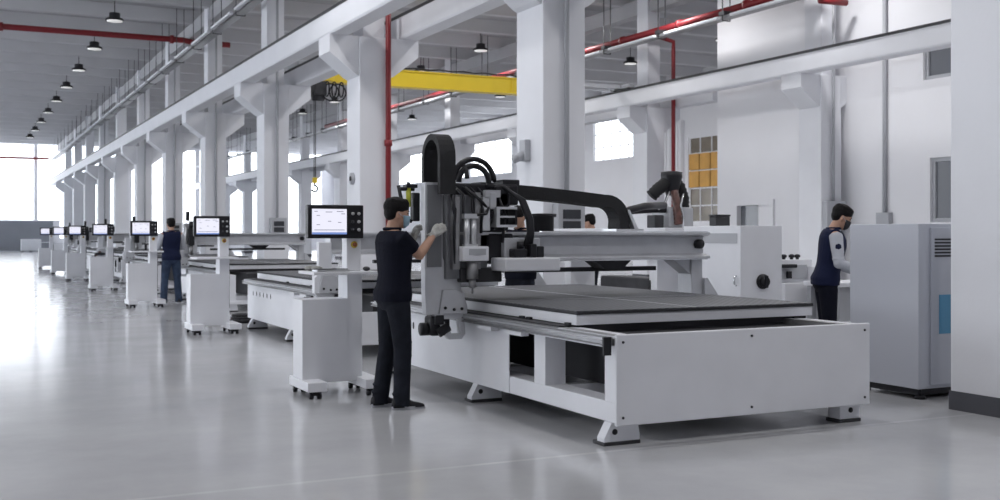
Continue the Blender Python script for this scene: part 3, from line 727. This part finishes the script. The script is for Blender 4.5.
# machine with the knobs and the bench beyond
t = thing('edge_machine', 'white machine with four black knobs left of the man in vest', 'machine', (8.42, 9.62, 0))
b = MB(); b.box(-.15, .4, 0, .5, .08, .84, .006); b.box(-.15, .4, .18, .5, .841, 1.1, .006); b.box(.33, .4, 0, .179, .841, 1.02); b.build('machine_body', 'white', t)
b = MB(); b.box(-.1, .31, .165, .179, .88, 1.04); b.build('recess_panel', 'grey', t)
for k in range(4):
    b = MB(); b.lathe([(.02, 0), (.02, .02), (.034, .025), (.034, .05), (.015, .06)], (.0 + .085 * k + (.03 if k > 1 else 0), .3, 1.1), 12); b.build('knob', 'black', t)
b = MB(); b.box(-.13, .1, .08, .16, 1.01, 1.05, .01); b.box(.0, .05, .12, .16, .89, .97); b.build('feed_motor', 'black', t)
b = MB(); b.box(-.1, .35, .05, .45, 0, .079); b.build('plinth', 'darkgrey', t)
t = thing('work_bench', 'white bench in front of the man in vest', 'bench', (8.45, 8.97, 0))
b = MB(); b.box(0, .8, 0, .56, .82, .87, .006); b.build('bench_top', 'white', t)
for (xx, yy) in ((.03, .03), (.71, .03), (.03, .47), (.71, .47)):
    b = MB(); b.box(xx, xx + .06, yy, yy + .06, 0, .82); b.build('leg', 'grey', t)
b = MB(); b.box(.1, .7, .05, .5, .45, .815, .006); b.build('drawer_unit', 'grey', t)
t = thing('cable_coil', 'coil of black cable on the floor at the far foot of the second machine', 'cable', (3.98, 17.3, 0))
b = MB()
for k in range(3): b.torus((0, .02 * k, .03 + .04 * k), .17 - .02 * k, .03, 'z', 20, 7)
b.tube([(-.17, 0, .03), (-.3, -.15, .02), (-.5, -.2, .02), (-.66, -.1, .02)], .018, 7); b.build('coil', 'black', t)
# far floor stuff
for k, (x, w_, lab) in enumerate(((4.9, 1.4, 'white crate on the floor before the far grey wall, nearest the consoles'), (1.6, 1.0, 'small white crate on the floor before the far grey wall'), (-.6, 1.2, 'left white crate before the far grey wall'))):
    t = thing('storage_crate', lab, 'crate', (x, 92, 0), 0, 'crates at the far wall')
    b = MB(); b.box(-w_ / 2, w_ / 2, -.5, .5, .12, 1.0, .03)
    for q in range(4): b.box(-w_ / 2 - .02, w_ / 2 + .02, -.52, -.5, .2 + .2 * q, .3 + .2 * q)
    b.build('crate_body', 'white', t)
    b = MB()
    for xx in (-w_ / 2 + .1, 0, w_ / 2 - .1): b.box(xx - .06, xx + .06, -.5, .5, 0, .12)
    b.build('pallet_runner', 'darkgrey', t)

# ------------------------------------------------------------------ people
def bake(mb, name, m, parent, voxel, smooth=2, off=(0, 0, 0)):
    o = mb.build(name, m, parent, True)
    r = o.modifiers.new('r', 'REMESH'); r.mode = 'VOXEL'; r.voxel_size = voxel; r.use_smooth_shade = True
    s_ = o.modifiers.new('s', 'SMOOTH'); s_.factor = .5; s_.iterations = smooth
    bpy.context.view_layer.update()
    dg = bpy.context.evaluated_depsgraph_get()
    me = bpy.data.meshes.new_from_object(o.evaluated_get(dg))
    me.name = name; o.modifiers.clear(); old = o.data; o.data = me; bpy.data.meshes.remove(old)
    if not me.materials: me.materials.append(M[m])
    for p in me.polygons: p.use_smooth = True
    return o
def lerp(a, b, t): return Vector(a).lerp(Vector(b), t)

def hand(mb, wrist, fwd, nrm, side, curl, scale=1.0, grow=0.0):
    f = Vector(fwd).normalized(); n = Vector(nrm); n = (n - f * n.dot(f)).normalized(); a = f.cross(n).normalized() * side
    w = Vector(wrist)
    rs = []
    for d_, wa, th in ((-.03, .024, .02), (0, .027, .02), (.03, .036, .017), (.06, .042, .015), (.088, .041, .013)):
        c = w + f * d_ * scale
        rs.append([c + a * (wa + grow) * math.cos(2 * PI * k / 12) + n * (th + grow) * math.sin(2 * PI * k / 12) for k in range(12)])
    mb.rings(rs)
    for k, (off, L, cz) in enumerate(((.031, .068, 1), (.011, .078, 1.05), (-.010, .072, 1.1), (-.030, .056, 1.15))):
        p = w + f * (.082 - .004 * abs(k - 1)) * scale + a * off; ang = 0; pts = [p - f * .012, p]
        for j, fr in enumerate((.42, .32, .26)):
            ang += curl * cz * (.55 + .25 * j); dr = f * math.cos(ang) + n * math.sin(ang)
            p = p + dr * L * fr * scale; pts.append(p)
        mb.tube(pts, [.0098 + grow, .0095 + grow, .009 + grow, .0082 + grow, .0065 + grow], 8)
    p = w + f * .02 + a * .026; d1 = (f * .75 + a * .55 + n * .35).normalized(); d2 = (f * .9 + n * .55 + a * .05).normalized()
    mb.tube([p - d1 * .01, p + d1 * .035, p + d1 * .05 + d2 * .03, p + d1 * .05 + d2 * .055], [.014 + grow, .0125 + grow, .011 + grow, .008 + grow], 8)

def person(label, loc, rz, P, C):
    """local frame: faces +X, left is +Y. P: pose, C: clothing"""
    lean = P.get('lean', 0.0); H_ = P.get('scale', 1.0)
    def up(p):
        p = Vector(p); w = max(0, min(1, (p.z - .82) / .3)); a = lean * w
        q = p - Vector((0, 0, .92)); c, s_ = math.cos(a), math.sin(a)
        return Vector((q.x * c + q.z * s_, q.y, -q.x * s_ + q.z * c)) + Vector((0, 0, .92))
    TR = [(.80, 0, .085, .14), (.87, -.01, .112, .165), (.94, -.01, .118, .172), (1.0, 0, .108, .162), (1.08, .005, .1, .148), (1.18, .005, .107, .158), (1.28, .005, .117, .172), (1.35, -.002, .112, .178), (1.405, -.012, .09, .16), (1.44, -.016, .066, .10), (1.465, -.014, .052, .06)]
    def torso(mb, z0, z1, g, n=20, hem=0.0):
        rs = []
        for z, cx, rx, ry in TR:
            if z < z0 - 1e-6 or z > z1 + 1e-6: continue
            e = g + (hem if z < z0 + .08 else 0)
            ring = []
            for k in range(n):
                t_ = 2 * PI * k / n; cc, ss = math.cos(t_), math.sin(t_)
                ex = .85
                ring.append(up((cx + (rx + e) * math.copysign(abs(cc) ** ex, cc), (ry + e) * math.copysign(abs(ss) ** ex, ss), z)))
            rs.append(ring)
        mb.rings(rs)
    hips = {s: Vector((0, s * .092, .90)) for s in (-1, 1)}
    sh = {s: up((-.012, s * .178, 1.385)) for s in (-1, 1)}
    cen = up((-.012, 0, 1.385))
    el = {-1: Vector(P['elbow'][0]), 1: Vector(P['elbow'][1])}
    wr = {-1: Vector(P['wrist'][0]), 1: Vector(P['wrist'][1])}
    kn = {-1: Vector(P['knee'][0]), 1: Vector(P['knee'][1])}
    an = {-1: Vector(P['ankle'][0]), 1: Vector(P['ankle'][1])}
    toe = {-1: Vector(P['toe'][0]), 1: Vector(P['toe'][1])}
    hc = up((P.get('headx', .025), 0, 1.582)) if 'head' not in P else Vector(P['head'])
    R = Matrix.Rotation(P.get('yaw', 0), 3, 'Z') @ Matrix.Rotation(P.get('pitch', 0) + lean * .6, 3, 'Y') @ Matrix.Rotation(P.get('roll', 0), 3, 'X')
    def hp(p): return hc + R @ Vector(p)
    mb = MB()
    torso(mb, .80, 1.47, -.008)
    nb = up((-.012, 0, 1.42)); mb.tube([nb, lerp(nb, hp((-.02, 0, -.06)), .6), hp((-.012, 0, -.05))], [(.062, .062), (.054, .054), (.054, .054)], 14)
    HR = [(-.117, .05, .022, .02), (-.108, .042, .042, .036), (-.085, .026, .066, .052), (-.05, .012, .083, .064), (-.01, .004, .092, .072), (.03, .0, .097, .076), (.065, -.004, .092, .072), (.092, -.008, .072, .058), (.110, -.01, .045, .037), (.118, -.01, .018, .015)]
    mb.rings([[hp((cx + rx * math.cos(2 * PI * k / 18), ry * math.sin(2 * PI * k / 18), z)) for k in range(18)] for z, cx, rx, ry in HR])
    mb.rings([[hp(q) for q in r] for r in ([(.088, .008, .012), (.088, -.008, .012), (.078, -.01, .012), (.078, .01, .012)], [(.112, .012, -.026), (.112, -.012, -.026), (.08, -.018, -.026), (.08, .018, -.026)], [(.1, .012, -.036), (.1, -.012, -.036), (.075, -.016, -.036), (.075, .016, -.036)])])
    for s in (-1, 1):
        mb.ell(hp((-.002, s * .074, -.012)), (.018, .009, .032), 10, 6, R)
        mb.tube([lerp(sh[s], cen, .25), sh[s], lerp(sh[s], el[s], .35), lerp(sh[s], el[s], .75), el[s]], [.05, .056, .05, .042, .038], 12)
        mb.tube([lerp(sh[s], el[s], .93), el[s], lerp(el[s], wr[s], .28), lerp(el[s], wr[s], .7), wr[s]], [.038, .04, .041, .033, .026], 12)
        hand(mb, wr[s], P['hdir'][0 if s < 0 else 1], P['hnrm'][0 if s < 0 else 1], P['hside'][0 if s < 0 else 1], P['curl'])
        mb.tube([hips[s] + Vector((0, -s * .01, .04)), hips[s] - Vector((0, 0, .06)), lerp(hips[s], kn[s], .5), kn[s]], [.075, .082, .07, .052], 14)
        mb.tube([lerp(hips[s], kn[s], .92), kn[s], lerp(kn[s], an[s], .3), lerp(kn[s], an[s], .75), an[s]], [.052, .053, .053, .038, .034], 12)
        mb.tube([an[s], an[s] + Vector((0, 0, -.05)), lerp(an[s], toe[s], .35) + Vector((0, 0, -.01))], [.034, .03, .018], 10)
    body = bake(mb, 'person', 'skin', None, .0075, 1)
    body.location = loc; body.rotation_euler = (0, 0, rz); body.scale = (H_,) * 3
    tag(body, label, 'person')
    for s in (-1, 1):
        b = MB(); b.ell(hp((.079, s * .03, .006)), (.012, .014, .009), 10, 6, R); b.build('eye', 'hair', body, True)
        b = MB(); b.ell(hp((.086, s * .03, .026)), (.01, .02, .004), 10, 4, R); b.build('eyebrow', 'hair', body, True)
    # hair
    b = MB(); b.ell(hp((-.012, 0, .052)), (.108, .088, .085), 18, 12, R); b.ell(hp((-.042, 0, .008)), (.068, .08, .08), 16, 10, R)
    b.ell(hp((.04, 0, .082)), (.055, .066, .04), 14, 8, R)
    for k in range(14):
        a = 2 * PI * k / 14; b.ell(hp((-.01 + .065 * math.cos(a), .055 * math.sin(a), .092 + .014 * random.random())), (.032, .03, .022), 8, 6, R)
    bake(b, 'hair', 'hair', body, .008, 1)
    if C.get('mask'):
        rs = []
        for z, cx, rx, ry in ((-.112, .05, .03, .035), (-.085, .034, .072, .06), (-.05, .02, .092, .07), (-.02, .012, .100, .073), (-.012, .012, .098, .072)):
            ring = [hp((cx + (rx) * math.cos(a), ry * math.sin(a), z)) for a in [(-1.25 + 2.5 * k / 12) for k in range(13)]]
            ring += [hp((cx + (rx - .012) * math.cos(a), (ry - .012) * math.sin(a), z)) for a in [(1.25 - 2.5 * k / 12) for k in range(13)]]
            rs.append(ring)
        b = MB(); b.rings(rs); mk = b.build('face_mask', C['mask'], body, True)
        b = MB()
        for s in (-1, 1): b.tube([hp((.045, s * .07, -.03)), hp((.02, s * .08, -.012)), hp((-.005, s * .084, .004))], .0025, 5)
        b.build('ear_loop', 'sole', mk)
    else:
        b = MB(); b.ell(hp((.083, 0, -.062)), (.009, .022, .006), 10, 5, R); b.build('mouth', 'copper', body, True)
    # trousers
    b = MB(); torso(b, .80, 1.0, .012)
    for s in (-1, 1):
        k_, a_ = kn[s], an[s]
        b.tube([hips[s] + Vector((0, -s * .008, .03)), hips[s] - Vector((0, 0, .08)), lerp(hips[s], k_, .55), k_, lerp(k_, a_, .35), lerp(k_, a_, .7), a_ + Vector((0, 0, -.02)), a_ + Vector((-.004, 0, -.055))],
               [(.09, .09), (.1, .1), (.088, .086), (.074, .074), (.074, .072), (.07, .068), (.07, .068), (.074, .07)], 16)
        for q in range(3): b.torus(a_ + Vector((.004 * (-1) ** q, .004, -.02 + .06 * q)), .064, .006 + .003 * (q % 2), 'z', 16, 6)
        b.torus(k_ + Vector((0, 0, -.06)), .068, .008, 'z', 16, 6); b.torus(k_ + Vector((0, 0, .05)), .07, .008, 'z', 16, 6)
    bake(b, 'trousers', C['trousers'], body, .009, 1)
    # shoes
    for s in (-1, 1):
        d_ = (toe[s] - an[s]); d_.z = 0; d_.normalize(); sd = Vector((-d_.y, d_.x, 0)); heel = Vector((an[s].x, an[s].y, 0)) - d_ * .075
        b = MB(); rs = []
        for (u, w_, h_) in ((0, .03, .085), (.03, .038, .1), (.08, .038, .105), (.13, .04, .085), (.18, .045, .062), (.225, .042, .05), (.255, .03, .04), (.268, .015, .03)):
            c = heel + d_ * u
            rs.append([c + sd * w_ * math.cos(t_) + Vector((0, 0, .018 + (h_ - .018) * max(0, math.sin(t_)))) for t_ in [2 * PI * k / 14 for k in range(14)]])
        b.rings(rs); o = b.build('shoe', 'shoe', body, True)
        b = MB(); pts = []
        for t_ in range(20):
            a = 2 * PI * t_ / 20; u = .134 + .142 * math.cos(a); w_ = (.046 if u > .12 else .04) * math.sin(a); p = heel + d_ * u + sd * w_; pts.append((p.x, p.y))
        b.prism(pts, 'z', 0, .026); b.build('sole', 'sole', o)
    # top
    b = MB(); torso(b, .87, 1.44, .02, hem=.006)
    for q in range(5): b.torus(up((0, 0, .95 + .06 * q)), .105, .012, 'z', 20, 6) if False else None
    tl = C.get('sleeve', .6)
    for s in (-1, 1):
        if tl > 0:
            b.tube([lerp(sh[s], cen, .3), sh[s], lerp(sh[s], el[s], .35), lerp(sh[s], el[s], tl)], [.062, .07, .068, .068], 14)
        else:
            b.tube([lerp(sh[s], cen, .3), sh[s]], [.06, .066], 14)
    bake(b, C['topname'], C['top'], body, .009, 1)
    b = MB(); cn = up((-.012, 0, 1.455)); b.torus(cn, .066, .014, 'z', 20, 7); b.build('collar', C['top'], body, True)
    if C.get('long'):
        for s in (-1, 1):
            b = MB(); b.tube([lerp(sh[s], cen, .05), lerp(sh[s], el[s], .1), lerp(sh[s], el[s], .5), el[s], lerp(el[s], wr[s], .5), lerp(el[s], wr[s], .95)], [.068, .069, .064, .058, .05, .042], 14)
            b.ell(el[s], (.056, .056, .056), 12, 8)
            for q in (.3, .6, .85): b.torus(lerp(sh[s], el[s], q), .055, .01, 'z', 14, 6)
            o = bake(b, 'sleeve', C['long'], body, .009, 1)
            if C.get('patch'):
                c = lerp(sh[s], el[s], .45); b = MB(); b.ell(c, (.052, .072, .07), 12, 8); b.build('sleeve_patch', 'navyvest', o, True)
    if C.get('glove'):
        for s in (-1, 1):
            i = 0 if s < 0 else 1; b = MB(); hand(b, wr[s], P['hdir'][i], P['hnrm'][i], P['hside'][i], P['curl'], 1.02, .0035)
            b.tube([wr[s] - Vector(P['hdir'][i]).normalized() * .05, wr[s]], [.036, .032], 12)
            bake(b, 'glove', C['glove'], body, .006, 1)
    return body

base = dict(knee=((.015, -.095, .49), (.015, .095, .49)), ankle=((0, -.1, .085), (0, .1, .085)), toe=((.2, -.12, .02), (.2, .12, .02)))
# man at the gantry, profile to the right, both arms reaching forward
P1 = dict(knee=((.035, -.10, .49), (-.01, .10, .49)), ankle=((.02, -.11, .085), (-.07, .11, .085)), toe=((.22, -.13, .02), (.14, .13, .02)),
          elbow=((.18, -.10, 1.235), (.14, .2, 1.18)), wrist=((.345, -.035, 1.41), (.2, .06, 1.36)),
          hdir=((.8, -.05, .6), (.3, -.1, 1)), hnrm=((.3, .8, -.35), (.3, -.8, -.3)), hside=(1, -1), curl=.55, headx=.03, pitch=.10, yaw=-.22, scale=.985)
person('man in a dark navy polo and blue face mask, arms raised to the gantry', (3.12, 8.29, 0), .06, P1,
       dict(mask='mask', top='navy', topname='polo_shirt', sleeve=.62, trousers='jean', glove='glove'))
# man seen from behind beside the third console
P2 = dict(base, elbow=((.06, -.25, 1.12), (.06, .25, 1.12)), wrist=((.22, -.17, 1.1), (.22, .17, 1.1)), hdir=((1, .1, 0), (1, -.1, 0)), hnrm=((0, 0, -1), (0, 0, -1)), hside=(-1, -1), curl=.4, pitch=.2,
          ankle=((0, -.15, .085), (0, .15, .085)), knee=((.015, -.125, .49), (.015, .125, .49)), toe=((.2, -.18, .02), (.2, .18, .02)))
P2['hside'] = (1, -1)
person('man seen from behind in a dark vest and blue jeans at the third console', (3.81, 22.75, 0), PI / 2 + .1, P2, dict(top='navyvest', topname='vest', sleeve=0, long='greycloth', trousers='bluejean'))
# man in a vest with grey sleeves on the right, looking down
P3 = dict(base, lean=.16, elbow=((.08, -.25, 1.10), (.10, .25, 1.10)), wrist=((.33, -.2, 1.0), (.33, .2, 1.0)), hdir=((1, .1, -.1), (1, -.1, -.1)), hnrm=((0, 0, -1), (0, 0, -1)), hside=(1, -1), curl=.4, pitch=.32, headx=.05)
person('man in a navy vest with grey sleeves looking down at the bench', (7.98, 8.66, 0), -.56, P3, dict(mask='blackmask', top='navyvest', topname='vest', sleeve=0, long='greycloth', patch=True, trousers='navy'))
# man behind the gantry beam, only head and legs show
P4 = dict(base, elbow=((.06, -.25, 1.12), (.06, .25, 1.12)), wrist=((.27, -.17, 1.12), (.27, .17, 1.12)), hdir=((1, .1, 0), (1, -.1, 0)), hnrm=((0, 0, -1), (0, 0, -1)), hside=(1, -1), curl=.4, pitch=.4, headx=.04)
person('dark-haired man half hidden behind the gantry beam and hoses', (5.83, 11.35, 0), PI + .5, P4, dict(top='navy', topname='shirt', sleeve=0, long='navy', trousers='jean'))
P5 = dict(P4); P5['pitch'] = .3
person('worker whose dark head shows above the gantry beam beside the drag chain', (9.1, 15.2, 0), PI * .75, P5, dict(top='navyvest', topname='shirt', sleeve=0, long='greycloth', trousers='jean'))

# ------------------------------------------------------------------ light, world, camera
W = bpy.data.worlds.new('World'); S.world = W; W.use_nodes = True
bg = W.node_tree.nodes['Background']; bg.inputs['Color'].default_value = (.96, .97, 1.0, 1); bg.inputs['Strength'].default_value = 3.2

f, vy = 1100.0, 234.0
cam = bpy.data.cameras.new('Camera'); co = bpy.data.objects.new('Camera', cam); COL.objects.link(co)
co.location = (0, 0, 1.393); co.rotation_euler = (PI / 2, 0, -math.atan(540 / 1100))
cam.sensor_width = 36; cam.lens = 36 * f / 1000; cam.shift_y = -(250 - vy) / 1000
cam.clip_start = .1; cam.clip_end = 400
cam.dof.use_dof = True; cam.dof.focus_distance = 9.0; cam.dof.aperture_fstop = 3.2
S.camera = co
S.view_settings.view_transform = 'Standard'; S.view_settings.look = 'None'
S.view_settings.exposure = 0.58; S.view_settings.gamma = 1.0; S.view_settings.use_curve_mapping = False
